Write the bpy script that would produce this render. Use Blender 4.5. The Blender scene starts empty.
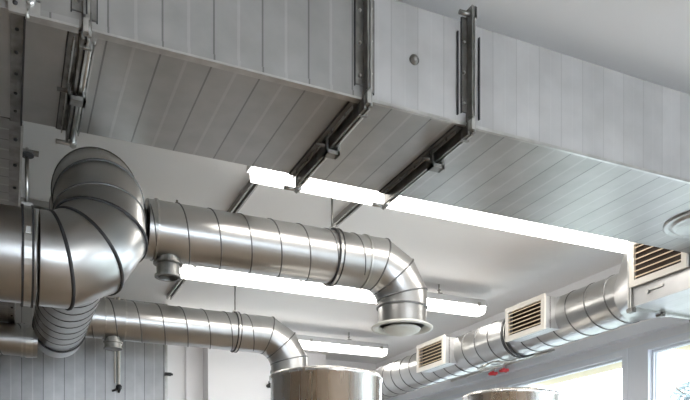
import bpy, bmesh, math, random
from mathutils import Vector, Matrix
random.seed(4)
PI = math.pi
S = 1.1          # every length below is in units of S metres, heights measured from the eye
EYE = 1.6
C = bpy.context.scene.collection
F, UP0 = 748.0, 515.0
FW = Vector((0.4115, 0.9114, 0)); RT = Vector((0.9114, -0.4115, 0))

def ray(px, py):
    return FW + RT * ((px - 345) / F) + Vector((0, 0, (UP0 - py) / F))
def pix(px, py, X=None, Y=None, Z=None):
    d = ray(px, py)
    t = X / d.x if X is not None else (Y / d.y if Y is not None else Z / d.z)
    return d * t

# ------------------------------------------------------------------ materials
def new_mat(name):
    m = bpy.data.materials.new(name); m.use_nodes = True
    nt = m.node_tree; b = nt.nodes['Principled BSDF']
    return m, nt, b
def ramp_noise(nt, scale, c1, c2, stretch=(1, 1, 1), detail=4, lo=.35, hi=.65):
    tc = nt.nodes.new('ShaderNodeTexCoord'); mp = nt.nodes.new('ShaderNodeMapping')
    mp.inputs['Scale'].default_value = stretch
    nz = nt.nodes.new('ShaderNodeTexNoise'); nz.inputs['Scale'].default_value = scale; nz.inputs['Detail'].default_value = detail
    rp = nt.nodes.new('ShaderNodeValToRGB')
    rp.color_ramp.elements[0].position = lo; rp.color_ramp.elements[0].color = (*c1, 1)
    rp.color_ramp.elements[1].position = hi; rp.color_ramp.elements[1].color = (*c2, 1)
    nt.links.new(tc.outputs['Object'], mp.inputs['Vector']); nt.links.new(mp.outputs['Vector'], nz.inputs['Vector'])
    nt.links.new(nz.outputs['Fac'], rp.inputs['Fac'])
    return tc, mp, nz, rp
def metal(name, col, rough, var=.08, scale=9, bump=0.0, stretch=(1, 1, 1), rv=.06):
    m, nt, b = new_mat(name)
    c1 = tuple(max(0, c - var) for c in col); c2 = tuple(min(1, c + var) for c in col)
    tc, mp, nz, rp = ramp_noise(nt, scale, c1, c2, stretch)
    nt.links.new(rp.outputs['Color'], b.inputs['Base Color'])
    b.inputs['Metallic'].default_value = 1
    mr = nt.nodes.new('ShaderNodeMapRange')
    mr.inputs['To Min'].default_value = max(.05, rough - rv); mr.inputs['To Max'].default_value = rough + rv
    nt.links.new(nz.outputs['Fac'], mr.inputs['Value']); nt.links.new(mr.outputs['Result'], b.inputs['Roughness'])
    if bump:
        bp = nt.nodes.new('ShaderNodeBump'); bp.inputs['Strength'].default_value = bump; bp.inputs['Distance'].default_value = .01
        n2 = nt.nodes.new('ShaderNodeTexNoise'); n2.inputs['Scale'].default_value = 3.0; n2.inputs['Detail'].default_value = 1
        nt.links.new(tc.outputs['Object'], n2.inputs['Vector'])
        nt.links.new(n2.outputs['Fac'], bp.inputs['Height']); nt.links.new(bp.outputs['Normal'], b.inputs['Normal'])
    return m
def plain(name, col, rough=.5, metallic=0, var=.03, scale=6):
    m, nt, b = new_mat(name)
    c1 = tuple(max(0, c - var) for c in col); c2 = tuple(min(1, c + var) for c in col)
    tc, mp, nz, rp = ramp_noise(nt, scale, c1, c2)
    nt.links.new(rp.outputs['Color'], b.inputs['Base Color'])
    b.inputs['Roughness'].default_value = rough; b.inputs['Metallic'].default_value = metallic
    return m
def emit(name, col, strength):
    m, nt, b = new_mat(name)
    b.inputs['Base Color'].default_value = (*col, 1)
    b.inputs['Emission Color'].default_value = (*col, 1); b.inputs['Emission Strength'].default_value = strength
    b.inputs['Roughness'].default_value = .35
    return m
M = {}
M['pipe'] = metal('galvanised_spiral_pipe', (.47, .47, .46), .31, .02, 5, .05, (1, 1, 1), .02)
M['pipe_plain'] = metal('galvanised_elbow', (.49, .49, .48), .32, .02, 4, .03, (1, 1, 1), .02)
M['seam'] = plain('seam_metal', (.15, .15, .15), .45, .6, .03)  # darker than the pipe sheet: the ridge's shadow is put into this colour
M['gasket'] = plain('dark_gasket', (.035, .035, .037), .55, 0, .01)
M['steel_dark'] = metal('weathered_steel', (.27, .265, .25), .42, .06, 22)
M['steel'] = metal('zinc_steel', (.55, .55, .53), .32, .06, 25)
M['tank'] = metal('brushed_stainless', (.74, .71, .67), .27, .012, 30, 0, (1, 1, .02))
M['rail'] = plain('dull_rail', (.34, .34, .33), .5, .5, .02)
M['white'] = plain('white_plaster', (.86, .86, .87), .9, 0, .01, 2)
M['ceiling'] = plain('ceiling_paint', (.86, .86, .86), .92, 0, .012, 1.2)
M['frame'] = plain('white_window_frame', (.76, .79, .84), .35, 0, .01)
M['lamp_body'] = plain('lamp_housing', (.7, .71, .72), .4, 0, .01)
M['grille'] = plain('cream_grille', (.84, .80, .72), .5, 0, .02)
M['louver'] = plain('cream_louver', (.78, .62, .42), .5, 0, .02)
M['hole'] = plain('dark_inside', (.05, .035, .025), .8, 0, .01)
M['cream_flange'] = plain('cream_rim', (.66, .66, .60), .5, 0, .02)
M['red'] = plain('red_plastic', (.72, .04, .05), .4, 0, .02)
M['black'] = plain('black_plastic', (.03, .03, .03), .5, 0, .008)
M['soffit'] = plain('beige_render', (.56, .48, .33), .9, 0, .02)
M['leaf'] = plain('leaf', (.20, .24, .24), .7, 0, .04)
M['bark'] = plain('bark', (.2, .16, .12), .9, 0, .04)
M['ground'] = plain('pale_paving', (.24, .25, .22), .9, 0, .03)
M['tube'] = emit('lit_diffuser', (1.0, .955, .90), 6.0)

def tile_mat():
    m, nt, b = new_mat('tan_floor_tiles')
    tc = nt.nodes.new('ShaderNodeTexCoord'); br = nt.nodes.new('ShaderNodeTexBrick')
    br.offset = 0; br.inputs['Scale'].default_value = 1
    br.inputs['Brick Width'].default_value = .3; br.inputs['Row Height'].default_value = .3; br.inputs['Mortar Size'].default_value = .006
    br.inputs['Color1'].default_value = (.31, .215, .135, 1); br.inputs['Color2'].default_value = (.27, .19, .12, 1); br.inputs['Mortar'].default_value = (.2, .16, .12, 1)
    nt.links.new(tc.outputs['Object'], br.inputs['Vector']); nt.links.new(br.outputs['Color'], b.inputs['Base Color'])
    b.inputs['Roughness'].default_value = .5
    return m
M['floor'] = tile_mat()

def duct_mat(name, axis, pitch, phase, col, rough, seam_strength=1.0, light_bead=True, warm=0):
    """galvanised sheet with folded cross seams every `pitch` metres along an axis (0 X, 1 Y)"""
    m, nt, b = new_mat(name)
    L = nt.links
    tc, mp, nz, rp = ramp_noise(nt, 11, tuple(c - .03 for c in col), tuple(c + .03 for c in col), (1, 1, 1), 6)
    sep = nt.nodes.new('ShaderNodeSeparateXYZ'); L.new(tc.outputs['Object'], sep.inputs[0])
    def mth(op, a, bb=None, clamp=False):
        n = nt.nodes.new('ShaderNodeMath'); n.operation = op; n.use_clamp = clamp
        for i, v in enumerate((a, bb)):
            if v is None: continue
            if isinstance(v, (int, float)): n.inputs[i].default_value = v
            else: L.new(v, n.inputs[i])
        return n.outputs[0]
    x = sep.outputs[axis]
    f = mth('FRACT', mth('DIVIDE', mth('SUBTRACT', x, phase), pitch))
    d1 = mth('ABSOLUTE', mth('SUBTRACT', f, .5))                       # seam at .5
    seam = mth('LESS_THAN', d1, .018)
    f2 = mth('FRACT', mth('ADD', f, .5))
    d2 = mth('ABSOLUTE', mth('SUBTRACT', f2, .5))
    bead = mth('LESS_THAN', d2, .03)
    # each sheet differs a little in tone
    fl = mth('FLOOR', mth('DIVIDE', mth('SUBTRACT', x, phase - pitch / 2), pitch))
    wn = nt.nodes.new('ShaderNodeTexWhiteNoise'); wn.noise_dimensions = '1D'; L.new(fl, wn.inputs['W'])
    tone = mth('ADD', mth('MULTIPLY', wn.outputs['Value'], .12), .92)
    mixt = nt.nodes.new('ShaderNodeVectorMath'); mixt.operation = 'SCALE'
    L.new(rp.outputs['Color'], mixt.inputs[0]); L.new(tone, mixt.inputs['Scale'])
    mx = nt.nodes.new('ShaderNodeMix'); mx.data_type = 'RGBA'
    L.new(mth('MULTIPLY', seam, .75 * seam_strength), mx.inputs['Factor']); L.new(mixt.outputs[0], mx.inputs['A']); mx.inputs['B'].default_value = (.09, .09, .09, 1)  # dirty seam line, with the groove's shade painted into its colour too
    mx2 = nt.nodes.new('ShaderNodeMix'); mx2.data_type = 'RGBA'
    L.new(mth('MULTIPLY', bead, .2 * seam_strength if light_bead else 0), mx2.inputs['Factor']); L.new(mx.outputs['Result'], mx2.inputs['A']); mx2.inputs['B'].default_value = (.85, .85, .84, 1)
    L.new(mx2.outputs['Result'], b.inputs['Base Color'])
    # fine rolling lines along the sheet
    n3 = nt.nodes.new('ShaderNodeTexNoise'); n3.inputs['Scale'].default_value = 40; n3.inputs['Detail'].default_value = 2
    mp3 = nt.nodes.new('ShaderNodeMapping'); sc = [.04, .04, .04]; sc[axis] = 1.6; mp3.inputs['Scale'].default_value = sc
    L.new(tc.outputs['Object'], mp3.inputs['Vector']); L.new(mp3.outputs['Vector'], n3.inputs['Vector'])
    b.inputs['Metallic'].default_value = .72
    mr = nt.nodes.new('ShaderNodeMapRange'); mr.inputs['To Min'].default_value = rough - .1; mr.inputs['To Max'].default_value = rough + .06
    L.new(nz.outputs['Fac'], mr.inputs['Value']); L.new(mr.outputs['Result'], b.inputs['Roughness'])
    h = mth('ADD', mth('MULTIPLY', n3.outputs['Fac'], .05), mth('SUBTRACT', mth('MULTIPLY', bead, .5 * seam_strength), mth('MULTIPLY', seam, seam_strength)))
    bp = nt.nodes.new('ShaderNodeBump'); bp.inputs['Strength'].default_value = .5; bp.inputs['Distance'].default_value = .004
    L.new(h, bp.inputs['Height']); L.new(bp.outputs['Normal'], b.inputs['Normal'])
    return m
M['duct'] = duct_mat('galvanised_duct_sheet', 0, .112 * S, (.287 - .056) * S, (.44, .44, .43), .40, .7)
M['duct_smooth'] = duct_mat('galvanised_smooth_sheet', 0, .075 * S, .02, (.56, .56, .56), .42, .22)
M['duct_plain'] = duct_mat('galvanised_plain_sheet', 0, .9, .02, (.42, .415, .40), .42, .0)
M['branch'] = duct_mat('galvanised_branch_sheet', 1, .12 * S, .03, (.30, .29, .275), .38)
M['panel_left'] = duct_mat('ribbed_left_panel', 1, .118 * S, .02, (.40, .40, .40), .4, .8)
M['panel'] = duct_mat('ribbed_wall_panel', 0, .118 * S, .02, (.43, .43, .425), .38, .9)

# ------------------------------------------------------------------ mesh helpers (units of S, heights from the eye)
class MB:
    def __init__(s): s.v = []; s.f = []; s.m = []; s.sm = []
    def add(s, vs, fs, mi=0, smooth=False):
        o = len(s.v); s.v += [Vector(v) for v in vs]
        for f in fs: s.f.append([i + o for i in f]); s.m.append(mi); s.sm.append(smooth)
    def box(s, a, b, mi=0):
        x0, y0, z0 = a; x1, y1, z1 = b
        vs = [(x0,y0,z0),(x1,y0,z0),(x1,y1,z0),(x0,y1,z0),(x0,y0,z1),(x1,y0,z1),(x1,y1,z1),(x0,y1,z1)]
        s.add(vs, [(0,3,2,1),(4,5,6,7),(0,1,5,4),(1,2,6,5),(2,3,7,6),(3,0,4,7)], mi)
    def frame_of(s, p, q):
        z = (Vector(q) - Vector(p)).normalized()
        x = Vector((0, 0, 1)) if abs(z.z) < .9 else Vector((1, 0, 0))
        x = (x - z * x.dot(z)).normalized(); y = z.cross(x)
        return x, y, z
    def lathe(s, p, q, prof, mi=0, n=32, smooth=True, cap=False):
        """prof: list of (distance along p->q, radius)"""
        x, y, z = s.frame_of(p, q); p = Vector(p); vs = []; fs = []
        for d, r in prof:
            for k in range(n):
                a = 2 * PI * k / n; vs.append(p + z * d + (x * math.cos(a) + y * math.sin(a)) * r)
        for i in range(len(prof) - 1):
            for k in range(n):
                k2 = (k + 1) % n; fs.append((i*n+k, i*n+k2, (i+1)*n+k2, (i+1)*n+k))
        s.add(vs, fs, mi, smooth)
        if cap:
            m = len(prof)
            s.add(vs[:n], [tuple(range(n))[::-1]], mi); s.add(vs[(m-1)*n:], [tuple(range(n))], mi)
    def rod(s, p, q, r, mi=0, n=10):
        L = (Vector(q) - Vector(p)).length
        s.lathe(p, q, [(0, r), (L, r)], mi, n, True, True)
    def ring(s, c, axis, r0, r1, w, mi=0, n=40):
        """flat annular band centred on c, width w along axis, radii r0..r1"""
        c = Vector(c); ax = Vector(axis).normalized(); p = c - ax * w / 2; q = c + ax * w / 2
        s.lathe(p, q, [(0, r0), (0, r1), (w, r1), (w, r0), (0, r0)], mi, n, False)
    def path_pipe(s, pts, r, mi=0, ring_mi=1, n=40, bands=True, band_w=.006, band_e=.006):
        """mitred round duct along pts (gored elbows come as several points) with a rolled bead on each mitre"""
        pts = [Vector(p) for p in pts]; N = len(pts)
        dirs = [(pts[i+1] - pts[i]).normalized() for i in range(N - 1)]
        x, y, z = s.frame_of(pts[0], pts[1]); loops = []; basis = [(x, y)]
        for i in range(1, N - 1):
            rot = dirs[i-1].rotation_difference(dirs[i]); x = rot @ basis[-1][0]; y = rot @ basis[-1][1]; basis.append((x, y))
        for i in range(N):
            if i == 0 or i == N - 1:
                bx, by = basis[0 if i == 0 else N - 2]
                loops.append([pts[i] + (bx * math.cos(2*PI*k/n) + by * math.sin(2*PI*k/n)) * r for k in range(n)])
            else:
                bx, by = basis[i-1]; d = dirs[i-1]; nrm = (dirs[i-1] + dirs[i]).normalized(); lp = []
                for k in range(n):
                    o = (bx * math.cos(2*PI*k/n) + by * math.sin(2*PI*k/n)) * r
                    lp.append(pts[i] + o - d * (o.dot(nrm) / d.dot(nrm)))
                loops.append(lp)
        for i in range(N - 1):
            vs = loops[i] + loops[i+1]
            s.add(vs, [(k, (k+1) % n, n + (k+1) % n, n + k) for k in range(n)], mi, True)
        if bands:
            for i in range(1, N - 1):
                nrm = (dirs[i-1] + dirs[i]).normalized(); vs = []
                for off, e in ((-band_w, -.001), (-band_w*.6, band_e), (band_w*.6, band_e), (band_w, -.001)):
                    for k in range(n):
                        rad = (loops[i][k] - pts[i]); vs.append(pts[i] + rad * (1 + e / r) + nrm * off)
                fs = [(j*n+k, j*n+(k+1) % n, (j+1)*n+(k+1) % n, (j+1)*n+k) for j in range(3) for k in range(n)]
                s.add(vs, fs, ring_mi, True)
    def spiral(s, p, q, r, pitch, mi=1, w=.004, e=.003, seg=36, phase=0):
        """raised lock seam winding round a straight duct"""
        x, y, z = s.frame_of(p, q); p = Vector(p); L = (Vector(q) - p).length
        nt_ = int(L / pitch * seg); vs = []; fs = []
        for i in range(nt_ + 1):
            a = 2*PI*i/seg + phase; d = pitch * i / seg; c = x*math.cos(a) + y*math.sin(a)
            for off, ee in ((-w, -.0005), (-w*.5, e), (w*.5, e), (w, -.0005)):
                dd = min(max(d + off, 0), L); vs.append(p + z*dd + c*(r + ee))
        for i in range(nt_):
            for j in range(3): fs.append((i*4+j, (i+1)*4+j, (i+1)*4+j+1, i*4+j+1))
        s.add(vs, fs, mi, True)
    def build(s, name, mats, parent=None, origin=None):
        me = bpy.data.meshes.new(name)
        if not isinstance(mats, (list, tuple)): mats = [mats]
        W = [Vector((v.x*S, v.y*S, EYE + v.z*S)) for v in s.v]
        if parent is not None: o0 = parent.location.copy()
        else:
            o0 = Vector((0, 0, 0))
        me.from_pydata([tuple(w - o0) for w in W], [], s.f)
        for m in mats: me.materials.append(m)
        for i, p in enumerate(me.polygons): p.material_index = min(s.m[i], len(mats) - 1); p.use_smooth = s.sm[i]
        bm = bmesh.new(); bm.from_mesh(me); bmesh.ops.remove_doubles(bm, verts=bm.verts, dist=1e-6); bm.to_mesh(me); bm.free()
        me.update()
        o = bpy.data.objects.new(name, me); C.objects.link(o)
        if parent is not None:
            root = parent
            if parent.type == 'MESH':          # sub-part: the part itself sits at its root's origin
                pass
            o.parent = parent
        return o
# sub-parts need the root's offset: every part mesh is written relative to its root, parts sit at (0,0,0) below it
def sub(mb, name, mats, part, root):
    o = mb.build(name, mats, None)
    for v in o.data.vertices: v.co -= root.location
    o.parent = part
    return o
def thing(name, label, cat, at, group=None):
    o = bpy.data.objects.new(name, None); C.objects.link(o); o.empty_display_size = .05
    o.location = (at[0]*S, at[1]*S, EYE + at[2]*S); o['label'] = label; o['category'] = cat
    if group: o['group'] = group
    return o
def tag(o, label, cat, group=None):
    o['label'] = label; o['category'] = cat
    if group: o['group'] = group
    return o
def struct(o): o['kind'] = 'structure'; return o
def elbow(p0, d0, d1, R, seg=4):
    """points of a gored elbow starting at p0 heading d0, leaving heading d1; returns mitre points and the end point"""
    p0 = Vector(p0); d0 = Vector(d0).normalized(); d1 = Vector(d1).normalized()
    th = d0.angle(d1); n = (d1 - d0 * d1.dot(d0)).normalized(); c = p0 + n * R; pts = []
    step = th / seg
    for i in range(seg):
        a = step * (i + .5); rr = R / math.cos(step/2)
        pts.append(c - n * math.cos(a) * rr + d0 * math.sin(a) * rr)
    return pts, c - n * math.cos(th) * R + d0 * math.sin(th) * R

# ------------------------------------------------------------------ room
CE = 1.34; FL = -EYE / S; XW = 2.98; YB = 5.93; XL = -3.2; YN = -3.0
b = MB(); b.box((XL, YN, FL - .1), (XW + .15, YB, FL)); struct(b.build('floor', M['floor']))
b = MB(); b.box((XL, YN, CE), (XW + .15, YB, CE + .12)); struct(b.build('ceiling', M['ceiling']))
b = MB(); b.box((XL, YB, FL), (XW, YB + .12, CE)); struct(b.build('wall_back', M['white']))
b = MB(); b.box((XL - .12, YN, FL), (XL, YB, CE)); struct(b.build('wall_left', M['panel_left']))
b = MB()
fx0, fx1, fz0, fz1 = .2, 2.75, -.75, .95
b.box((XL, YN - .12, FL), (fx0, YN, CE)); b.box((fx1, YN - .12, FL), (XW + .15, YN, CE)); b.box((fx0, YN - .12, FL), (fx1, YN, fz0)); b.box((fx0, YN - .12, fz1), (fx1, YN, CE)); struct(b.build('wall_front', M['white']))
b = MB()
for xa in (fx0, (fx0 + fx1)/2 - .02, fx1 - .04): b.box((xa, YN - .08, fz0), (xa + .04, YN - .02, fz1))
b.box((fx0, YN - .08, fz0), (fx1, YN - .02, fz0 + .04)); b.box((fx0, YN - .08, fz1 - .04), (fx1, YN - .02, fz1)); struct(b.build('window_6', M['frame']))  # unseen window, added so the duct's near side reflects brightness
# white chimney breast on the back wall
pl = pix(208, 380, Y=YB - .16); b = MB(); b.box((pl.x, YB - .16, FL), (pl.x + 1.0, YB, CE)); struct(b.build('trim_1', M['white']))
p = pix(187, 380, Y=YB); b = MB(); b.box((p.x - .012, YB - .03, FL), (p.x + .012, YB, CE)); struct(b.build('trim_2', M['white']))

# window wall with openings
ZT = pix(651, 350, X=XW).z; ZS = -.75          # head and sill of the glass
y1a = pix(625, 380, X=XW).y; y1b = pix(511, 385, X=XW).y; y2b = pix(651, 370, X=XW).y
Lw = y1b - y1a; gap = y1a - y2b
wins = [(y1a, y1b), (y2b - Lw, y2b), (y1b + gap, y1b + gap + Lw), (y2b - 2*Lw - gap*2.0, y2b - Lw - gap*2.0), (y2b - 3*Lw - gap*3, y2b - 2*Lw - gap*3)]
fw = .035
b = MB(); WT = .17
openings = sorted((a - fw, c + fw) for a, c in wins)
openings = [(max(a, YN + .05), min(c, YB - .05)) for a, c in openings]
zt, zs = ZT + fw, ZS - fw
for i in range(len(openings) - 1):
    m = MB(); m.box((XW - .016, openings[i][1], ZS - fw), (XW, openings[i+1][0], zt)); struct(m.build('trim_%d' % (i + 20), M['frame']))
prev = YN
for a, c in openings:
    b.box((XW, prev, FL), (XW + WT, a, CE)); b.box((XW, a, FL), (XW + WT, c, zs)); b.box((XW, a, zt), (XW + WT, c, CE)); prev = c
b.box((XW, prev, FL), (XW + WT, YB, CE)); struct(b.build('wall_right', M['white']))
gm, gnt, gb = new_mat('window_glass')
gb.inputs['Transmission Weight'].default_value = 1; gb.inputs['Roughness'].default_value = 0; gb.inputs['IOR'].default_value = 1.02
gb.inputs['Base Color'].default_value = (.97, .99, 1, 1)
for i, (a, c) in enumerate(wins):
    a, c = max(a, YN + .1), min(c, YB - .1)
    b = MB()
    x0, x1 = XW - .02, XW + .05
    b.box((x0, a - fw, ZT), (x1, c + fw, zt)); b.box((x0, a - fw, zs), (x1, c + fw, ZS))
    b.box((x0, a - fw, ZS), (x1, a, ZT)); b.box((x0, c, ZS), (x1, c + fw, ZT))
    g = .012                                    # inner bead
    b.box((x0+.025, a, ZT - g), (x1 - .012, c, ZT)); b.box((x0+.025, a, ZS), (x1 - .012, c, ZS + g))
    b.box((x0+.025, a, ZS + g), (x1 - .012, a + g, ZT - g)); b.box((x0+.025, c - g, ZS + g), (x1 - .012, c, ZT - g))
    wf = struct(b.build('window_%d' % (i + 1), M['frame']))
    b = MB(); b.box((XW + .018, a + g, ZS + g), (XW + .024, c - g, ZT - g)); b.build('pane', gm, wf)
    # sunlit outer reveal head
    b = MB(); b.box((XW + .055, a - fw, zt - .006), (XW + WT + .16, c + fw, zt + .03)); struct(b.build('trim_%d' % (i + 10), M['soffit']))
# cable trunking above the windows
za, zb_ = pix(600, 348, X=XW).z, pix(600, 338, X=XW).z
b = MB(); b.box((XW - .05, YN, za), (XW, YB, zb_)); struct(b.build('trim_3', M['frame']))
# ribbed metal panel wall on the left
YP = 4.8; xr = pix(165, 380, Y=YP).x
b = MB(); b.box((XL, YP, FL), (xr, YP + .08, CE)); b.box((xr, YP - .006, FL), (xr + .014, YP + .086, CE), 1)
struct(b.build('wall_back_left', [M['panel'], M['steel']]))
# ceiling-to-duct side
# ------------------------------------------------------------------ main rectangular duct
Y0, Y1, ZB, ZTP = 1.621, 2.065, 1.0, 1.262
XJ = [.146, .784, 1.078]
XB = .032
t = thing('rectangular_duct', 'long rectangular galvanised duct with seamed sheets crossing below the ceiling', 'duct', (.8, 1.85, ZB))
def section(x0, x1, bottom, side):
    b = MB()
    b.add([(x0,Y0,ZB),(x1,Y0,ZB),(x1,Y0,ZTP),(x0,Y0,ZTP)], [(0,1,2,3)], 1)
    b.add([(x0,Y1,ZB),(x1,Y1,ZB),(x1,Y1,ZTP),(x0,Y1,ZTP)], [(3,2,1,0)], 1)
    b.add([(x0,Y0,ZB),(x1,Y0,ZB),(x1,Y1,ZB),(x0,Y1,ZB)], [(3,2,1,0)], 0)
    b.add([(x0,Y0,ZTP),(x1,Y0,ZTP),(x1,Y1,ZTP),(x0,Y1,ZTP)], [(0,1,2,3)], 1)
    b.build('duct_section', [M[bottom], M[side]], t)
section(-3.1, XJ[0], 'duct_plain', 'duct_plain')
section(XJ[0], XJ[1], 'duct', 'duct')
section(XJ[1], XJ[2], 'duct', 'duct_smooth')
b = MB()
x0, x1 = XJ[2], 2.40
b.add([(x0,Y0,ZB),(x1,Y0,ZB),(x1,Y0,ZTP),(x0,Y0,ZTP)], [(0,1,2,3)], 1)
b.add([(x0,Y1,ZB),(x1,Y1,ZB),(x1,Y1,ZTP),(x0,Y1,ZTP)], [(3,2,1,0)], 1)
b.add([(x0,Y0,ZB),(x1,Y0,ZB),(x1,Y1,ZB),(x0,Y1,ZB)], [(3,2,1,0)], 0)
b.add([(x0,Y0,ZTP),(x1,Y0,ZTP),(x1,Y1,ZTP),(x0,Y1,ZTP)], [(0,1,2,3)], 1)
b.add([(x1,Y0,ZB),(x1,Y1,ZB),(x1,Y1,ZTP),(x1,Y0,ZTP)], [(0,1,2,3)], 1)
b.build('duct_section', [M['duct'], M['duct_smooth']], t)
# rolled corner profile along the near lower edge
for xa, xb in ((XB, XJ[0] - .012), (XJ[0] + .012, XJ[1] - .012)):
    b = MB(); b.box((xa, Y0 - .005, ZB - .004), (xb, Y0 + .004, ZB + .012), 1)
    b.box((xa, Y0 - .008, ZB - .007), (xb, Y0 + .012, ZB - .002))
    b.build('corner_trim', [M['steel'], M['duct']], t)
b = MB(); b.box((XJ[1] + .012, Y0 - .004, ZB - .004), (2.40, Y0 + .004, ZB + .004)); b.build('corner_trim', M['steel'], t)
p = pix(414, 60, Y=Y0)
b = MB(); b.lathe((p.x, Y0, p.z), (p.x, Y0 - 1, p.z), [(0, .013), (.003, .013), (.004, .0085), (.008, .008), (.010, .004), (.0105, 0.0005)], 0, 20)
b.build('rivet_cap', M['steel_dark'], t)
def bolt(b, p, ax, r=.0045, h=.005, mi=0):
    p = Vector(p); b.lathe(p, p + Vector(ax), [(0, r), (h, r), (h*1.4, r*.5), (h*1.5, .0003)], mi, 8)
def bolt_part(p, ax, r, h, m, part, root):
    b = MB(); bolt(b, p, ax, r, h)
    if part is root: b.build('bolt', m, root)
    else: sub(b, 'bolt', m, part, root)
def joint(xj, wide, over=.05, clamp_y=None, top=None, full=True):
    side = MB(); z0 = ZB + .03; z1 = top if top else ZTP
    w = .026 if full else .020
    # flat legs left and right on the side face with dark edge lines, then the standing rib
    side.box((xj - w, Y0 - .005, z0), (xj - .006, Y0, z1 - .005 if full else z1 - .02), 0)
    side.box((xj - w - .0025, Y0 - .003, z0 - .003), (xj - w, Y0, z1 - .02), 1)
    side.box((xj + .010, Y0 - .005, z0 - .012), (xj + w - .004, Y0, z1 - .012 if full else z1 - .03), 0)
    side.box((xj + w - .004, Y0 - .003, z0 - .015), (xj + w - .0015, Y0, z1 - .02), 1)
    side.box((xj - .006, Y0 - .028, z0 - .025), (xj - .0015, Y0, z1), 0)
    side.box((xj - .0015, Y0 - .024, z0 - .02), (xj + .002, Y0, z1), 1)
    side.box((xj + .002, Y0 - .028, z0 - .025), (xj + .0065, Y0, z1), 2)
    if not full:
        for sx in (-.034, .031): side.box((xj + sx, Y0 - .006, z0 - .01), (xj + sx + .003, Y0, ZTP - .03), 1)
    f = side.build('joint_flange', [M['steel_dark'], M['gasket'], M['steel']], t)
    z = z0 + .02
    while z < z1 - .01:
        bolt_part((xj - .016, Y0 - .005, z), (0, -1, 0), .004, .004, M['steel'], f, t); bolt_part((xj + .016, Y0 - .005, z + .012), (0, -1, 0), .002, .003, M['steel'], f, t); z += .078
    bt = MB(); ye = Y1 + over
    bt.box((xj - .030, Y0 + .01, ZB - .004), (xj - .008, Y1, ZB), 0)
    bt.box((xj + .008, Y0 + .01, ZB - .004), (xj + .026, Y1, ZB), 2)
    bt.box((xj - .0325, Y0 + .01, ZB - .003), (xj - .030, Y1, ZB), 1)
    bt.box((xj - .008, Y0 - .012, ZB - .030), (xj - .002, Y1 + .01, ZB), 0); bt.box((xj - .020, Y0 + .03, ZB - .012), (xj - .017, Y1, ZB - .004), 2); bt.box((xj + .021, Y0 + .03, ZB - .012), (xj + .024, Y1, ZB - .004), 2)
    bt.box((xj - .002, Y0 - .005, ZB - .024), (xj + .003, Y1, ZB), 1)
    bt.box((xj + .003, Y0 - .012, ZB - .030), (xj + .008, Y1 + .01, ZB), 2)
    if over > .02:
        bt.rod((xj + .012, Y0 + .02, ZB - .020), (xj + .012, ye, ZB - .020), .0045, 2)
        bt.box((xj - .010, Y0 + .014, ZB - .032), (xj + .014, Y0 + .022, ZB - .003), 0)
    f2 = bt.build('joint_flange', [M['steel_dark'], M['gasket'], M['steel']], t)
    if clamp_y:
        cb = MB(); y = clamp_y
        cb.box((xj - .020, y - .014, ZB - .046), (xj + .020, y + .014, ZB - .036), 0)
        cb.box((xj - .020, y - .014, ZB - .046), (xj - .013, y + .014, ZB - .004), 1); cb.box((xj + .013, y - .014, ZB - .046), (xj + .020, y + .014, ZB - .010), 0)
        cb.rod((xj - .042, y, ZB - .022), (xj + .02, y, ZB - .022), .0045, 1)
        sub(cb, 'clamp', [M['steel_dark'], M['steel_dark']], f2, t)
    if over > .02:
        pb = MB(); pb.rod((xj - .03, ye - .012, ZB - .020), (xj + .020, ye - .012, ZB - .020), .006, 0); pb.lathe((xj + .012, ye - .028, ZB - .02), (xj + .012, ye + .01, ZB - .02), [(0, .010), (.022, .010)], 0, 6, False, True)
        sub(pb, 'tie_pin', M['steel'], f2, t)
    y = Y0 + .07
    while y < Y1 - .03:
        bolt_part((xj - .019, y, ZB - .004), (0, 0, -1), .0045, .005, M['steel_dark'], f2, t); bolt_part((xj + .018, y + .02, ZB - .004), (0, 0, -1), .003, .003, M['steel_dark'], f2, t); y += .085
    cb = MB()                                   # corner bolt where the side rib meets the bottom rail
    cb.box((xj - .006, Y0 - .028, ZB - .022), (xj + .004, Y0 - .010, ZB + .012), 0); cb.rod((xj + .006, Y0 - .018, ZB - .026), (xj + .006, Y0 - .018, ZB + .02), .005, 1)
    cb.build('corner_clamp', [M['steel'], M['steel_dark']], t)
joint(XJ[0], 1, .045, pix(70, 95, Z=ZB - .03).y)
joint(XJ[1], 1, .06, pix(322, 148, Z=ZB - .03).y)
joint(XJ[2], 1, .06, pix(428, 162, Z=ZB - .03).y, top=ZTP + .03, full=False)
b = MB(); b.rod((XJ[2] - .035, Y0 - .015, ZTP + .012), (XJ[2] + .008, Y0 - .015, ZTP + .012), .006); b.box((XJ[2] - .002, Y0 - .028, ZTP - .0), (XJ[2] + .010, Y0 - .008, ZTP + .028))
b.build('top_clamp', M['steel_dark'], t)
# round inspection ring on the underside, partly outside the picture
c = pix(706, 222, Z=ZB)
b = MB(); b.lathe((c.x, c.y, ZB), (c.x, c.y, ZB - 1), [(0, .135), (.006, .135), (.008, .130), (.002, .126), (.002, .112), (.010, .108), (.012, .098), (.003, .09), (.003, .0005)], 0, 48)
b.build('inspection_cover', M['duct_smooth'], t)

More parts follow.
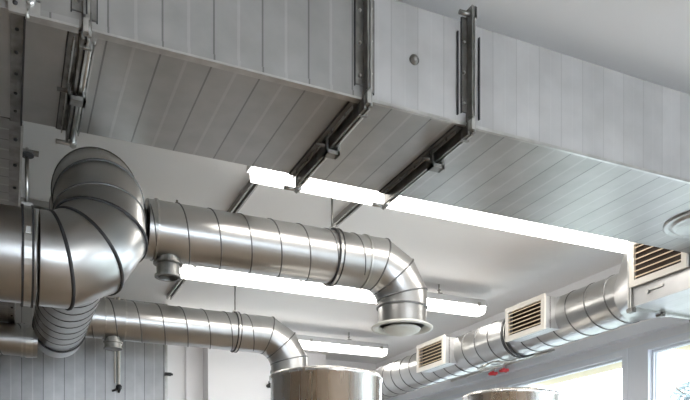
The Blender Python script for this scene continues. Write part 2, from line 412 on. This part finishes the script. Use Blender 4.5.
# ------------------------------------------------------------------ branch duct running to the back on the left
t = thing('rectangular_duct', 'darker rectangular branch duct at the left edge running away to the ribbed wall', 'duct', (-.4, 3.3, ZB))
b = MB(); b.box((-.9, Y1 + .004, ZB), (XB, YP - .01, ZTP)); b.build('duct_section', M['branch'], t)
b = MB(); b.box((XB - .028, Y1 + .004, ZB - .004), (XB + .004, YP - .01, ZB)); b.box((XB, Y1 + .004, ZB - .01), (XB + .006, YP - .01, ZB + .03), 1); b.build('edge_flange', [M['steel_dark'], M['steel']], t)
y = Y1 + .1
while y < YP - .1: bolt_part((XB - .012, y, ZB - .004), (0, 0, -1), .005, .004, M['gasket'], t, t); y += .16
# continuing flange strip across the main duct's underside
t = thing('flange_strip', 'narrow dark bolted flange strip under the big duct at the upper left corner', 'flange', (XB, Y0, ZB))
b = MB(); b.box((XB - .026, Y0, ZB - .005), (XB - .002, Y1, ZB - .0005)); b.box((XB - .002, Y0, ZB - .014), (XB + .002, Y1, ZB - .0005), 1); b.build('strip', [M['steel_dark'], M['gasket']], t)
for k in range(5): bolt_part((XB - .014, Y0 + .05 + k*.085, ZB - .005), (0, 0, -1), .004, .003, M['gasket'], t, t)
t = thing('corner_bracket', 'perforated zinc corner bracket with bolt on the duct edge at upper left', 'bracket', (XB, Y0 - .01, ZB))
b = MB(); b.box((XB - .03, Y0 - .016, ZB - .012), (XB + .028, Y0 - .009, ZB + .018)); b.box((XB + .004, Y0 - .016, ZB + .022), (XB + .028, Y0 - .009, ZB + .05)); b.box((XB - .2, Y0 - .020, ZB + .010), (XB - .03, Y0 - .009, ZB + .022)); b.build('plate', M['steel'], t)
for dx, dz in ((-.018, .006), (.016, .034)):
    b = MB(); b.lathe((XB + dx, Y0 - .016, ZB + dz), (XB + dx, Y0 - 1, ZB + dz), [(0, .005), (.0006, .005), (.0006, .0003)], 0, 14); b.build('hole', M['gasket'], t)
b = MB(); b.lathe((XB + .010, Y0 - .016, ZB + .016), (XB + .010, Y0 - 1, ZB + .016), [(0, .009), (.007, .009), (.008, .006), (.014, .006), (.014, .0003)], 0, 8, False); b.build('bolt', M['steel'], t)
b = MB(); b.rod((XB + .004, Y0 - .013, ZB - .018), (XB + .004, Y0 - .013, ZB), .004); b.build('bolt', M['steel'], t)

# ------------------------------------------------------------------ big round duct: from the left, up, then away
R1 = .127; YA = 2.25; ZA = .715; XV = .25; ZR = .985; RB = .16; BE = math.radians(22)
t = thing('round_duct', 'largest round duct, coming from the left edge, bending up and running away', 'duct', (XV, YA, ZA - R1))
dd = Vector((0, math.sin(BE), math.cos(BE)))
pts1, e1 = elbow((XV - RB, YA, ZA), (1, 0, 0), dd, RB, 3)
RC = .16; rise = RC * (1 - math.sin(BE)); LS = max(.01, (ZR - rise - e1.z) / dd.z)
e1b = e1 + dd * LS
pts2, e2 = elbow(e1b, dd, (0, 1, 0), RC, 2)
ZR = e2.z
b = MB(); b.path_pipe([(-1.6, YA, ZA), (XV - RB - .02, YA, ZA)], R1); b.spiral((-1.6, YA, ZA), (XV - RB - .02, YA, ZA), R1, .21, 1, .003, .002)
b.build('pipe', [M['pipe_plain'], M['seam']], t)
b = MB(); b.path_pipe([(XV - RB - .01, YA, ZA)] + pts1 + [e1], R1 + .0015, 0, 1, 48, True, .0055, .004)
b.build('elbow', [M['pipe_plain'], M['gasket']], t)
b = MB(); b.path_pipe([e1, e1b] + pts2 + [(XV, e2.y + .02, ZR)], R1 + .001, 0, 1, 48, True, .003, .003)
b.build('elbow', [M['pipe_plain'], M['seam']], t)
Y3 = 4.25; Y2 = 2.88
b = MB(); b.path_pipe([(XV + .0, e2.y, ZR), (XV, Y3 + .12, ZR)], R1); b.spiral((XV, e2.y, ZR), (XV, Y3 - .1, ZR), R1, .125, 1, .0035, .0022)
b.build('pipe', [M['pipe'], M['seam']], t)
b = MB(); b.ring((XV, Y3 - .06, ZR), (0, 1, 0), R1, R1 + .007, .018, 0, 48); b.build('joint_ring', M['gasket'], t)
b = MB(); b.lathe((XV, Y3 - .05, ZR), (XV, Y3 + .2, ZR), [(0, R1 - .001), (.14, R1 - .001), (.145, R1 - .01), (.142, .0005)], 0, 48); b.build('end_cap', M['pipe_plain'], t)

# ------------------------------------------------------------------ upper branch pipe with down-turned mouth
def hanger(name, x, y, z, r, ztop, label, axis=(1, 0, 0), w=.014):
    h = thing(name, label, 'hanger', (x, y, z + r))
    b = MB(); ax = Vector(axis)
    for s_ in (-1, 1): b.ring(Vector((x, y, z)) + ax * s_ * w * .62, axis, r, r + .010, w * .35, 1)
    b.ring((x, y, z), axis, r, r + .007, w); b.box((x - .012, y - .012, z + r), (x + .012, y + .012, z + r + .016))
    b.build('clamp_ring', [M['steel'], M['gasket']], h)
    b = MB(); b.rod((x, y, z + r + .01), (x, y, ztop), .0045); b.build('rod', M['steel_dark'], h)
    b = MB(); b.lathe((x, y, ztop - .006), (x, y, ztop), [(0, .016), (.006, .016)], 0, 16, True, True); b.build('ceiling_plate', M['steel'], h)
    return h
R2 = .108
pm = pix(402, 328, Y=Y2); XD = pm.x; ZM = pm.z
ZP2 = pix(290, 251, Y=Y2).z
t = thing('round_duct', 'bright spiral duct below the first ceiling light, ending in a down-turned flanged mouth', 'duct', (XD, Y2, ZM))
xs = pix(146, 225, Y=Y2).x
RB2 = .165
pts, e = elbow((XD - RB2, Y2, ZP2), (1, 0, 0), (0, 0, -1), RB2, 3)
xh = pix(332, 240, Y=Y2).x
b = MB(); b.path_pipe([(xs, Y2, ZP2), (XD - RB2 - .01, Y2, ZP2)], R2, 0, 1, 48); b.spiral((xs, Y2, ZP2), (XD - RB2 - .05, Y2, ZP2), R2, .122, 1, .003, .003, 36, 1.0)
b.lathe((xs - .002, Y2, ZP2), (xs + 1, Y2, ZP2), [(0, .055), (0, R2), (.01, R2)], 0, 40, False)
b.build('pipe', [M['pipe'], M['seam']], t)
b = MB(); b.rod((XV + R1 - .03, Y2, ZP2 + .0), (xs, Y2, ZP2), .07, 0, 32); b.ring((xs - .018, Y2, ZP2), (1, 0, 0), .06, .088, .01, 1); b.build('neck', [M['steel_dark'], M['gasket']], t)
for xx in (xs + .03, XD - RB2 - .03):
    b = MB(); b.ring((xx, Y2, ZP2), (1, 0, 0), R2, R2 + .0055, .008, 0); b.build('joint_ring', M['steel'], t)
ze = ZM + .02
b = MB(); b.path_pipe([(XD - RB2 - .015, Y2, ZP2)] + pts + [(XD, Y2, e.z - .012)], R2 + .001, 0, 1, 48, True, .004, .003); b.build('elbow', [M['pipe_plain'], M['seam']], t)
b = MB(); b.path_pipe([(XD, Y2, e.z), (XD, Y2, ZM)], R2 - .002, 0, 0, 48); b.ring((XD, Y2, e.z - .01), (0, 0, 1), R2 - .002, R2 + .004, .006, 1)
b.build('collar', [M['pipe_plain'], M['seam']], t)
b = MB(); b.lathe((XD, Y2, ZM + .012), (XD, Y2, ZM - 1), [(0, R2 - .002), (.002, R2 + .012), (.010, R2 + .026), (.016, R2 + .026), (.018, R2 + .014), (.010, R2 - .006), (0, R2 - .01)], 0, 48)
b.build('mouth_flange', M['cream_flange'], t)
b = MB(); b.lathe((XD, Y2, ZM + .008), (XD, Y2, ZM - 1), [(.008, .0005), (.008, R2 - .032), (.012, R2 - .026), (.020, R2 - .03), (.034, R2 - .06), (.040, .02), (.041, .0005)], 0, 48)
b.lathe((XD, Y2, ZM + .04), (XD, Y2, ZM), [(0, .008), (.05, .008)], 1, 12)
b.build('diffuser_disc', [M['cream_flange'], M['steel']], t)
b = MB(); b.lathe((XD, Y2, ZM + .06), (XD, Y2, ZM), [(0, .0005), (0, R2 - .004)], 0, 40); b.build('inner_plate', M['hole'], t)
pb = pix(168, 262, Y=Y2)
b = MB(); zt_ = ZP2 - R2 + .014; b.lathe((pb.x, Y2, zt_), (pb.x, Y2, zt_ - 1), [(0, .047), (.022, .047), (.024, .055), (.030, .055), (.032, .043), (.070, .043), (.072, .05), (.080, .05), (.081, .038), (.06, .036), (.06, .0005)], 0, 32, False)
b.build('stub_collar', M['steel_dark'], t)
b = MB(); pt = pix(177, 210, Y=Y2); b.box((pt.x - .008, Y2 - .01, ZP2 + R2 - .003), (pt.x + .008, Y2 + .01, ZP2 + R2 + .008)); b.rod((pt.x, Y2, ZP2 + R2), (pt.x, Y2, ZP2 + R2 + .02), .004); b.build('damper_lever', M['steel_dark'], t)
hanger('pipe_hanger', xh, Y2, ZP2, R2, CE, 'thin rod and dark clamp holding the upper flanged duct to the ceiling')

# ------------------------------------------------------------------ lower branch pipe going to the tank
R3 = .108
ZP3 = pix(234, 332, Y=Y3).z
XD3 = pix(289, 360, Y=Y3).x; zend = pix(289, 366, Y=Y3).z
t = thing('round_duct', 'spiral duct below the second ceiling light, bending down behind the tall tank', 'duct', (XD3, Y3, zend))
RB3 = .19
pts, e = elbow((XD3 - RB3, Y3, ZP3), (1, 0, 0), (0, 0, -1), RB3, 3)
b = MB(); xs3 = XV + R1 - .02
b.path_pipe([(xs3, Y3, ZP3), (XD3 - RB3 - .01, Y3, ZP3)], R3, 0, 1, 48); b.spiral((xs3 + .05, Y3, ZP3), (XD3 - RB3 - .04, Y3, ZP3), R3, .128, 1, .0035, .003, 36, 2.2)
b.build('pipe', [M['pipe'], M['seam']], t)
b = MB(); b.path_pipe([(XD3 - RB3 - .015, Y3, ZP3)] + pts + [(XD3, Y3, e.z - .02)], R3 + .001, 0, 1, 48, True, .004, .003); b.build('elbow', [M['pipe_plain'], M['seam']], t)
zlow = zend - .10
b = MB(); b.path_pipe([(XD3, Y3, e.z), (XD3, Y3, zlow)], R3 - .003, 0, 1, 48); b.ring((XD3, Y3, e.z - .02), (0, 0, 1), R3 - .004, R3 + .006, .014, 0); b.lathe((XD3, Y3, zlow), (XD3, Y3, zlow + 1), [(0, .0005), (0, R3 + .01), (.012, R3 + .01)], 0, 40)
b.build('collar', [M['pipe_plain'], M['seam']], t)
pb = pix(113, 340, Y=Y3); zt_ = ZP3 - R3 + .014
b = MB(); b.lathe((pb.x, Y3, zt_), (pb.x, Y3, zt_ - 1), [(0, .045), (.03, .045), (.031, .052), (.036, .052), (.038, .045), (.062, .045), (.064, .05), (.068, .05), (.068, .0005)], 0, 32, False); b.build('stub_collar', M['steel_dark'], t)
for px in (104, 124):
    b = MB(); q = pix(px, 330, Y=Y3); b.ring((q.x, Y3, ZP3), (1, 0, 0), R3, R3 + .006, .008); b.build('joint_ring', M['steel'], t)
xh = pix(235, 330, Y=Y3).x
hanger('pipe_hanger', xh, Y3, ZP3, R3, CE, 'thin rod and dark double clamp holding the lower duct near its downward bend')
# the pipe leaving to the left of the same tee
t = thing('round_duct', 'short round duct leaving to the left below the largest duct', 'duct', (-.3, Y3, ZR - R1))
zl = pix(20, 340, Y=Y3).z; RL = .082
b = MB(); b.path_pipe([(-1.6, Y3, zl), (XV - R1 + .02, Y3, zl)], RL); b.spiral((-1.6, Y3, zl), (XV - R1 - .05, Y3, zl), RL, .137, 1, .004, .003); b.build('pipe', [M['pipe'], M['seam']], t)
for px, w in ((22, .01), (29, .035)):
    b = MB(); q = pix(px, 340, Y=Y3); b.ring((q.x, Y3, zl), (1, 0, 0), RL - .005, RL + .006, w); b.build('joint_ring', M['steel'], t)

# hanger of the biggest duct
xq = pix(27, 230, Y=YA).x
h = thing('pipe_hanger', 'broad clamp band and rod holding the largest duct beside the left edge', 'hanger', (xq, YA, ZA + R1))
b = MB()
for s_ in (-1, 1): b.ring((xq + s_*.0125, YA, ZA), (1, 0, 0), R1, R1 + .009, .006, 1, 56)
b.ring((xq, YA, ZA), (1, 0, 0), R1, R1 + .006, .022, 0, 56); b.box((xq - .014, YA - .012, ZA + R1 + .003), (xq + .014, YA + .012, ZA + R1 + .02))
b.box((xq - .006, YA - R1 - .016, ZA + .02), (xq + .006, YA - R1 - .002, ZA + .035))
b.build('clamp_ring', [M['steel'], M['gasket']], h)
zt_ = pix(25, 148, Y=YA).z
b = MB(); b.rod((xq, YA, ZA + R1 + .01), (xq, YA, zt_), .005); b.build('rod', M['steel'], h)
b = MB(); zq = ZB + .002; b.lathe((xq, YA, zq - .012), (xq, YA, zq), [(0, .010), (.004, .018), (.008, .018), (.012, .009), (.016, .009)], 0, 16, False, True); b.box((XB + .004, YA - .012, zq - .0), (xq + .03, YA + .012, zq + .006), 1)
b.build('nut_bracket', [M['gasket'], M['steel_dark']], h)

# ------------------------------------------------------------------ ceiling rails
def rail(a, c, label):
    b = MB(); ax, ay = a; cx, cy = c
    w = .014
    if ax == cx: 
        b.box((ax - w, ay, CE - .004), (ax + w, cy, CE)); b.box((ax - w, ay, CE - .026), (ax - w + .004, cy, CE - .004)); b.box((ax + w - .004, ay, CE - .026), (ax + w, cy, CE - .004))
        b.box((ax - w + .004, ay, CE - .026), (ax - w*.45, cy, CE - .023)); b.box((ax + w*.45, ay, CE - .026), (ax + w - .004, cy, CE - .023))
    else:
        b.box((ax, ay - w, CE - .004), (cx, ay + w, CE)); b.box((ax, ay - w, CE - .026), (cx, ay - w + .004, CE - .004)); b.box((ax, ay + w - .004, CE - .026), (cx, ay + w, CE - .004))
    return tag(b.build('ceiling_rail', M['rail']), label, 'rail')
xr1 = pix(230, 212, Z=CE).x; xr2 = pix(342, 214, Z=CE).x
rail((xr1, Y1 + .03), (xr1, 4.6), 'grey metal ceiling rail passing the left ends of the lights')
rail((xr2, Y1 + .03), (xr2, Y2 + .25), 'short grey ceiling rail behind the duct rod at the middle light')
yx = pix(35, 201, Z=CE).y
rail((XB, yx), (XV - R1 + .2, yx), 'short grey ceiling rail seen between the left branch duct and big elbow')

# ------------------------------------------------------------------ ceiling lights
def light(y, label, x0=.785, x1=2.585):
    zb, w = 1.19, .058
    t = thing('ceiling_light', label, 'light', ((x0 + x1)/2, y, zb), 'long fluorescent ceiling lights')
    b = MB()                                    # housing: a shallow trough
    def prism(b, prof, xa, xb, mi=0, inset=0):
        vs = [(xa, y + p, z) for p, z in prof] + [(xb, y + p, z) for p, z in prof]; n = len(prof)
        b.add(vs, [(k, (k+1) % n, n + (k+1) % n, n + k) for k in range(n)], mi)
        b.add(vs, [tuple(range(n))[::-1], tuple(range(n, 2*n))], mi)
    prism(b, [(-w, zb + .042), (-w, zb + .050), (-w*.6, zb + .085), (w*.6, zb + .085), (w, zb + .050), (w, zb + .042)], x0, x1)
    b.build('housing', M['lamp_body'], t)
    b = MB(); n = 7
    prof = [(-w + .004, zb + .042), (-w + .006, zb + .018), (-w*.72, zb + .003), (-w*.5, zb), (w*.5, zb), (w*.72, zb + .003), (w - .006, zb + .018), (w - .004, zb + .042)]
    prism(b, prof, x0 + .012, x1 - .012); b.build('diffuser', M['tube'], t)
    for xc in (x0 + (.31 if False else .30), x1 - .30):
        b = MB(); b.box((xc - .012, y - .02, zb + .085), (xc + .012, y + .02, zb + .097)); b.rod((xc, y, zb + .095), (xc, y, CE), .0035); b.rod((xc - .008, y, zb + .112), (xc + .008, y, zb + .118), .004)
        b.build('hook', M['steel_dark'], t)
        for s_ in (-1, 1):
            bb = None
    for k in range(4):
        xc = x0 + .06 + k * (x1 - x0 - .12) / 3
        b = MB(); b.box((xc - .01, y - w - .003, zb + .034), (xc + .01, y - w + .001, zb + .06)); b.build('clip', M['steel'], t)
    return t
light(2.542, 'long lit ceiling light along the rear edge of the big rectangular duct')
light(3.735, 'long lit ceiling light behind the flanged down-turned duct mouth')
light(4.99, 'farthest lit ceiling light, above and behind the tall steel tank')

light(-1.75, 'added unseen ceiling light behind the viewer, near the front wall', 1.15, 2.92)  # unseen lamp, added to brighten the near face of the big duct

light(-.55, 'added unseen ceiling light behind the viewer, nearest to the big duct', 1.15, 2.92)  # second added lamp out of view; lights the duct side, not its underside

# ------------------------------------------------------------------ supply duct along the windows
XP, ZP, RP = 2.60, 1.0, .118; XF = 2.42
YBX = 2.415
t = thing('ventilation_duct', 'spiral supply duct running above the windows with cream grilles', 'duct', (XP, 3.5, ZP - RP))
b = MB(); b.path_pipe([(XP, YBX + .13, ZP), (XP, YB, ZP)], RP, 0, 1, 48); b.spiral((XP, YBX + .13, ZP), (XP, YB, ZP), RP, .13, 1, .004, .003, 36, .8)
b.build('pipe', [M['pipe'], M['seam']], t)
b = MB()                                        # square to round transition
zb0, zb1, xb0, xb1 = .885, 1.20, XF + .006, 2.80
n = 40; sq = []; rd = []
for k in range(n):
    a = 2*PI*k/n; cx, cz = math.cos(a), math.sin(a); m = max(abs(cx), abs(cz))
    sq.append(((xb0 + xb1)/2 + cx/m*(xb1 - xb0)/2, YBX, (zb0 + zb1)/2 + cz/m*(zb1 - zb0)/2)); rd.append((XP + RP*cx, YBX + .15, ZP + RP*cz))
b.add(sq + rd, [(k, (k+1) % n, n + (k+1) % n, n + k) for k in range(n)], 0, True); b.build('transition', M['pipe_plain'], t)
b = MB(); b.box((xb0, 1.62, zb0), (xb1, YBX - .02, zb1)); b.build('duct_box', M['duct_smooth'], t)
b = MB(); b.box((xb0 - .012, YBX - .020, zb0 - .012), (xb1 + .012, YBX - .012, zb1 + .012)); b.box((xb0 - .012, YBX - .008, zb0 - .012), (xb1 + .012, YBX, zb1 + .012)); b.box((xb0 - .009, YBX - .012, zb0 - .009), (xb1 + .009, YBX - .008, zb1 + .009), 1)
f = b.build('joint_flange', [M['steel'], M['gasket']], t)
for x in (xb0 + .0, xb0 + .17, xb1):
    bb = MB(); bb.rod((x, YBX - .03, zb0 - .010), (x, YBX + .012, zb0 - .010), .008, 0, 8); bb.box((x - .012, YBX - .024, zb0 - .022), (x + .012, YBX + .006, zb0 - .004)); sub(bb, 'bolt', M['steel_dark'], f, t)
b = MB(); q = pix(655, 288, X=xb0); b.box((xb0 - .006, q.y - .045, q.z - .004), (xb0, q.y + .04, q.z + .005)); b.rod((xb0 - .01, q.y + .035, q.z - .004), (xb0, q.y + .035, q.z - .004), .009); b.build('damper_lever', M['steel'], t)
for yy in (pix(500, 345, X=XP - RP).y,):
    b = MB(); b.ring((XP, yy - .02, ZP), (0, 1, 0), RP, RP + .008, .014, 0, 48); b.build('joint_ring', M['gasket'], t)
def grille(ya, yb, z0, z1, label, depth, xr_):
    g = thing('air_grille', label, 'grille', (XF, (ya + yb)/2, z0), 'cream air grilles on the window duct')
    fwid = .026; b = MB(); x0, x1 = XF - .012, XF
    b.box((x0, ya, z0), (x1, yb, z0 + fwid)); b.box((x0, ya, z1 - fwid), (x1, yb, z1)); b.box((x0, ya, z0 + fwid), (x1, ya + fwid, z1 - fwid)); b.box((x0, yb - fwid, z0 + fwid), (x1, yb, z1 - fwid))
    b.build('frame', M['grille'], g)
    b = MB(); n = 6; hh = z1 - z0 - 2*fwid
    for k in range(n):
        z = z0 + fwid + hh*(k + .35)/n
        y0_, y1_ = ya + fwid, yb - fwid
        # tilted blade
        vs = [(x0 + .002, y0_, z), (x0 + .002, y1_, z), (x0 + .030, y1_, z + .012), (x0 + .030, y0_, z + .012), (x0 + .002, y0_, z + .005), (x0 + .002, y1_, z + .005), (x0 + .030, y1_, z + .017), (x0 + .030, y0_, z + .017)]
        b.add(vs, [(0,3,2,1),(4,5,6,7),(0,1,5,4),(1,2,6,5),(2,3,7,6),(3,0,4,7)])
    b.build('louvers', M['louver'], g)
    b = MB()
    if depth:
        xe = XP - .04; a_, c_, e_, f_ = ya + .008, yb - .008, z0 + .008, z1 - .008
        for vs in ([(x1,a_,e_),(xe,a_,e_),(xe,a_,f_),(x1,a_,f_)], [(x1,c_,e_),(xe,c_,e_),(xe,c_,f_),(x1,c_,f_)], [(x1,a_,e_),(x1,c_,e_),(xe,c_,e_),(xe,a_,e_)], [(x1,a_,f_),(x1,c_,f_),(xe,c_,f_),(xe,a_,f_)]):
            b.add(vs, [(0,1,2,3)], 0)
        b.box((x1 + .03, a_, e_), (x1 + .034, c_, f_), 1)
        b.build('neck', [M['duct_smooth'], M['hole']], g)
    else:
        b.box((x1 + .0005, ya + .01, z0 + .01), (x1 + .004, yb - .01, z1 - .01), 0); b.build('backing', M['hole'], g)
    return g
grille(2.952, 3.268, .918, 1.092, 'middle of the three cream louvered grilles, above the two red valves', True, 0)
grille(3.88, 4.213, .918, 1.092, 'farthest and smallest-looking cream louvered grille, just right of the duct mouth', True, 0)
grille(2.105, 2.40, .965, 1.165, 'nearest cream louvered grille on the square duct box under the big duct corner', False, 0)
# hangers of the window duct
for yy, lab in ((pix(522, 295, X=XP).y, 'small threaded rod clamp on the window duct above its middle grille'),):
    h = hanger('pipe_hanger', XP, yy, ZP, RP, ZP + RP + .05, lab, (0, 1, 0))
    b = MB(); b.box((XP - .02, yy - .014, ZP + RP + .05), (XW, yy + .014, ZP + RP + .056)); b.box((XW - .006, yy - .02, ZP + RP - .03), (XW, yy + .02, ZP + RP + .056)); b.build('wall_arm', M['steel'], h)

# ------------------------------------------------------------------ water pipe with two red valves below the window duct
t = thing('valve_pipe', 'small metal water pipe with two red valve handles under the window duct', 'pipe', (2.9, 4.2, .9))
VX = 2.905
def vp(px, py): return pix(px, py, X=VX)
a, c = vp(504, 368), vp(493, 371.5)
b = MB(); zc = a.z + .02; b.rod((VX, a.y - .45, zc), (VX, c.y + .5, zc), .010); b.build('pipe', M['steel'], t)
for q in (a, c):
    b = MB(); b.rod((VX, q.y, zc - .02), (VX, q.y, zc + .014), .012); vb = b.build('valve_body', M['steel'], t)
    b = MB(); b.rod((VX, q.y, zc - .042), (VX, q.y, zc - .020), .007)
    for k in range(4):
        an = k*PI/2 + .5; b.rod((VX, q.y, zc - .036), (VX + .03*math.cos(an), q.y + .03*math.sin(an), zc - .036), .010, 0, 8)
    sub(b, 'valve_handle', M['red'], vb, t)
b = MB(); cs = [pix(px, py, X=2.55) for px, py in ((478, 369), (484, 366), (491, 362.5), (498, 361), (504, 363))]
for i in range(len(cs) - 1): b.rod(cs[i], cs[i+1], .006)
b.rod(cs[-1], (VX, cs[-1].y, zc), .006); b.rod(cs[0], (VX, cs[0].y, zc), .006); b.build('hose_loop', M['steel'], t)

# ------------------------------------------------------------------ tanks
def tank(px, d, wpx, ytop, label, dome):
    u = (px - 345)/F; c = (FW + RT*u)*d; r = wpx/F*d/2*.995; zt_ = (UP0 - ytop)/F*d
    t = thing('steel_tank', label, 'tank', (c.x, c.y, FL), 'stainless steel brewing tanks')
    zl_ = FL + .35
    b = MB(); H = zt_ - zl_
    b.lathe((c.x, c.y, zl_), (c.x, c.y, zt_), [(0, r*.3), (.06, r*.75), (.11, r*.97), (.15, r), (H - .022, r), (H - .018, r + .006), (H - .006, r + .006), (H, r + .001), (H, r - .02), (H - .005, r - .03)], 0, 64)
    b.build('shell', M['tank'], t)
    b = MB(); b.lathe((c.x, c.y, zt_ - .008), (c.x, c.y, zt_ + 1), [(0, r - .018), (.012, r - .03), (.03, r*.6), (.04, r*.2), (.041, .0005)], 0, 48); b.build('lid', M['tank'], t)
    for k in range(4):
        an = PI/4 + k*PI/2; x, y = c.x + math.cos(an)*r*.8, c.y + math.sin(an)*r*.8
        b = MB(); b.rod((x, y, FL), (x, y, zl_ + .13), .025, 0, 14); b.lathe((x, y, FL), (x, y, FL + .02), [(0, .045), (.012, .045), (.02, .025)], 0, 14, True, True); b.build('leg', M['steel'], t)
    return t, c, r, zt_
tank(326, 3.25, 111, 377, 'tall brushed steel tank under the middle duct bend, cut off at its top', False)
tank(511.5, 3.80, 96, 396, 'steel tank by the windows, only its lid rim showing at the bottom', True)

# ------------------------------------------------------------------ small things on the walls
q0 = pix(119, 341, Y=YP - .03); q1 = pix(119, 391, Y=YP - .03)
t = thing('sensor_conduit', 'thin pale vertical conduit with black end piece on the ribbed metal wall', 'conduit', (q0.x, YP - .03, q1.z))
b = MB(); b.rod((q0.x, YP - .03, CE), (q0.x, YP - .03, q1.z + .03), .008); b.rod((q0.x - .022, YP - .02, CE), (q0.x - .022, YP - .02, q1.z + .05), .005); b.build('tube', M['grille'], t)
b = MB(); b.lathe((q1.x, YP - .03, q1.z + .04), (q1.x, YP - .03, q1.z - 1), [(0, .010), (.01, .018), (.025, .016), (.04, .008), (.05, .005), (.05, .0004)], 0, 14); b.rod((q1.x - .04, YP - .02, q1.z + .0), (q1.x, YP - .03, q1.z + .015), .007); b.build('end_piece', M['black'], t)
q = pix(165, 374, Y=YP); b = MB(); b.box((q.x - .004, YP - .03, q.z - .012), (q.x + .035, YP - .006, q.z + .006)); b.rod((q.x + .02, YP - .02, q.z - .003), (q.x + .045, YP - .02, q.z - .003), .007)
tag(b.build('door_latch', M['black']), 'small dark latch on the edge of the ribbed metal wall', 'latch')
q = pix(268, 386, Y=YB - .16); b = MB(); b.rod((q.x, q.y, q.z), (q.x, q.y - .05, q.z), .016); b.rod((q.x, q.y - .045, q.z - .02), (q.x, q.y - .045, q.z + .03), .012)
tag(b.build('wall_hook', M['black']), 'small dark hook on the white wall left of the tall tank', 'hook')

# ------------------------------------------------------------------ outside
b = MB(); b.box((XW + .4, -14, FL - .4), (40, 40, FL - .3)); struct(b.build('ground', M['ground']))
t = thing('garden_tree', 'pale leafy tree seen through the right-hand window', 'tree', (9.2, 5.5, FL - .3))
base = Vector((9.6, 6.3, 0)); q = pix(700, 398, X=9.6); base.y = q.y
b = MB(); b.lathe((9.6, base.y, FL - .3), (9.6, base.y, q.z + .3), [(0, .13), (1.0, .09), (2.6, .05), (q.z + .3 - FL + .3, .015)], 0, 10)
for k in range(16):
    an = random.random()*6.28; z0_ = q.z - random.random()*1.3; L = .5 + random.random()*.5
    b.rod((9.6, base.y, z0_), (9.6 + math.cos(an)*L, base.y + math.sin(an)*L, z0_ + L*.6), .012, 0, 5)
b.build('trunk', M['bark'], t)
b = MB()
for k in range(3500):
    an = random.random()*6.28; rr = random.random()**.5*.95; z = q.z + .25 - random.random()*1.9
    rr *= max(.15, min(1, (q.z + .5 - z)*1.1))
    p = Vector((9.6 + math.cos(an)*rr, base.y + math.sin(an)*rr, z)); a1 = Vector((random.gauss(0,1), random.gauss(0,1), random.gauss(0,1))).normalized(); a2 = a1.orthogonal().normalized()
    s_ = .055; b.add([p - a1*s_, p + a2*s_*.5, p + a1*s_, p - a2*s_*.5], [(0,1,2,3)])
b.build('foliage', M['leaf'], t)

# ------------------------------------------------------------------ daylight
w = bpy.data.worlds.new('World'); bpy.context.scene.world = w; w.use_nodes = True
nt = w.node_tree; bg = nt.nodes['Background']
bg.inputs['Color'].default_value = (.80, .89, 1.0, 1); bg.inputs['Strength'].default_value = 4.6

cam = bpy.data.cameras.new('Camera'); co = bpy.data.objects.new('Camera', cam); C.objects.link(co)
co.location = (0, 0, EYE); co.rotation_euler = (PI/2, 0, -math.atan2(.4115, .9114))
cam.sensor_width = 36; cam.lens = F/690*36; cam.shift_x = 0; cam.shift_y = (UP0 - 200)/690
cam.clip_start = .05
sc = bpy.context.scene; sc.camera = co
vs = sc.view_settings; vs.view_transform = 'Standard'; vs.look = 'None'; vs.gamma = 1; vs.exposure = .95
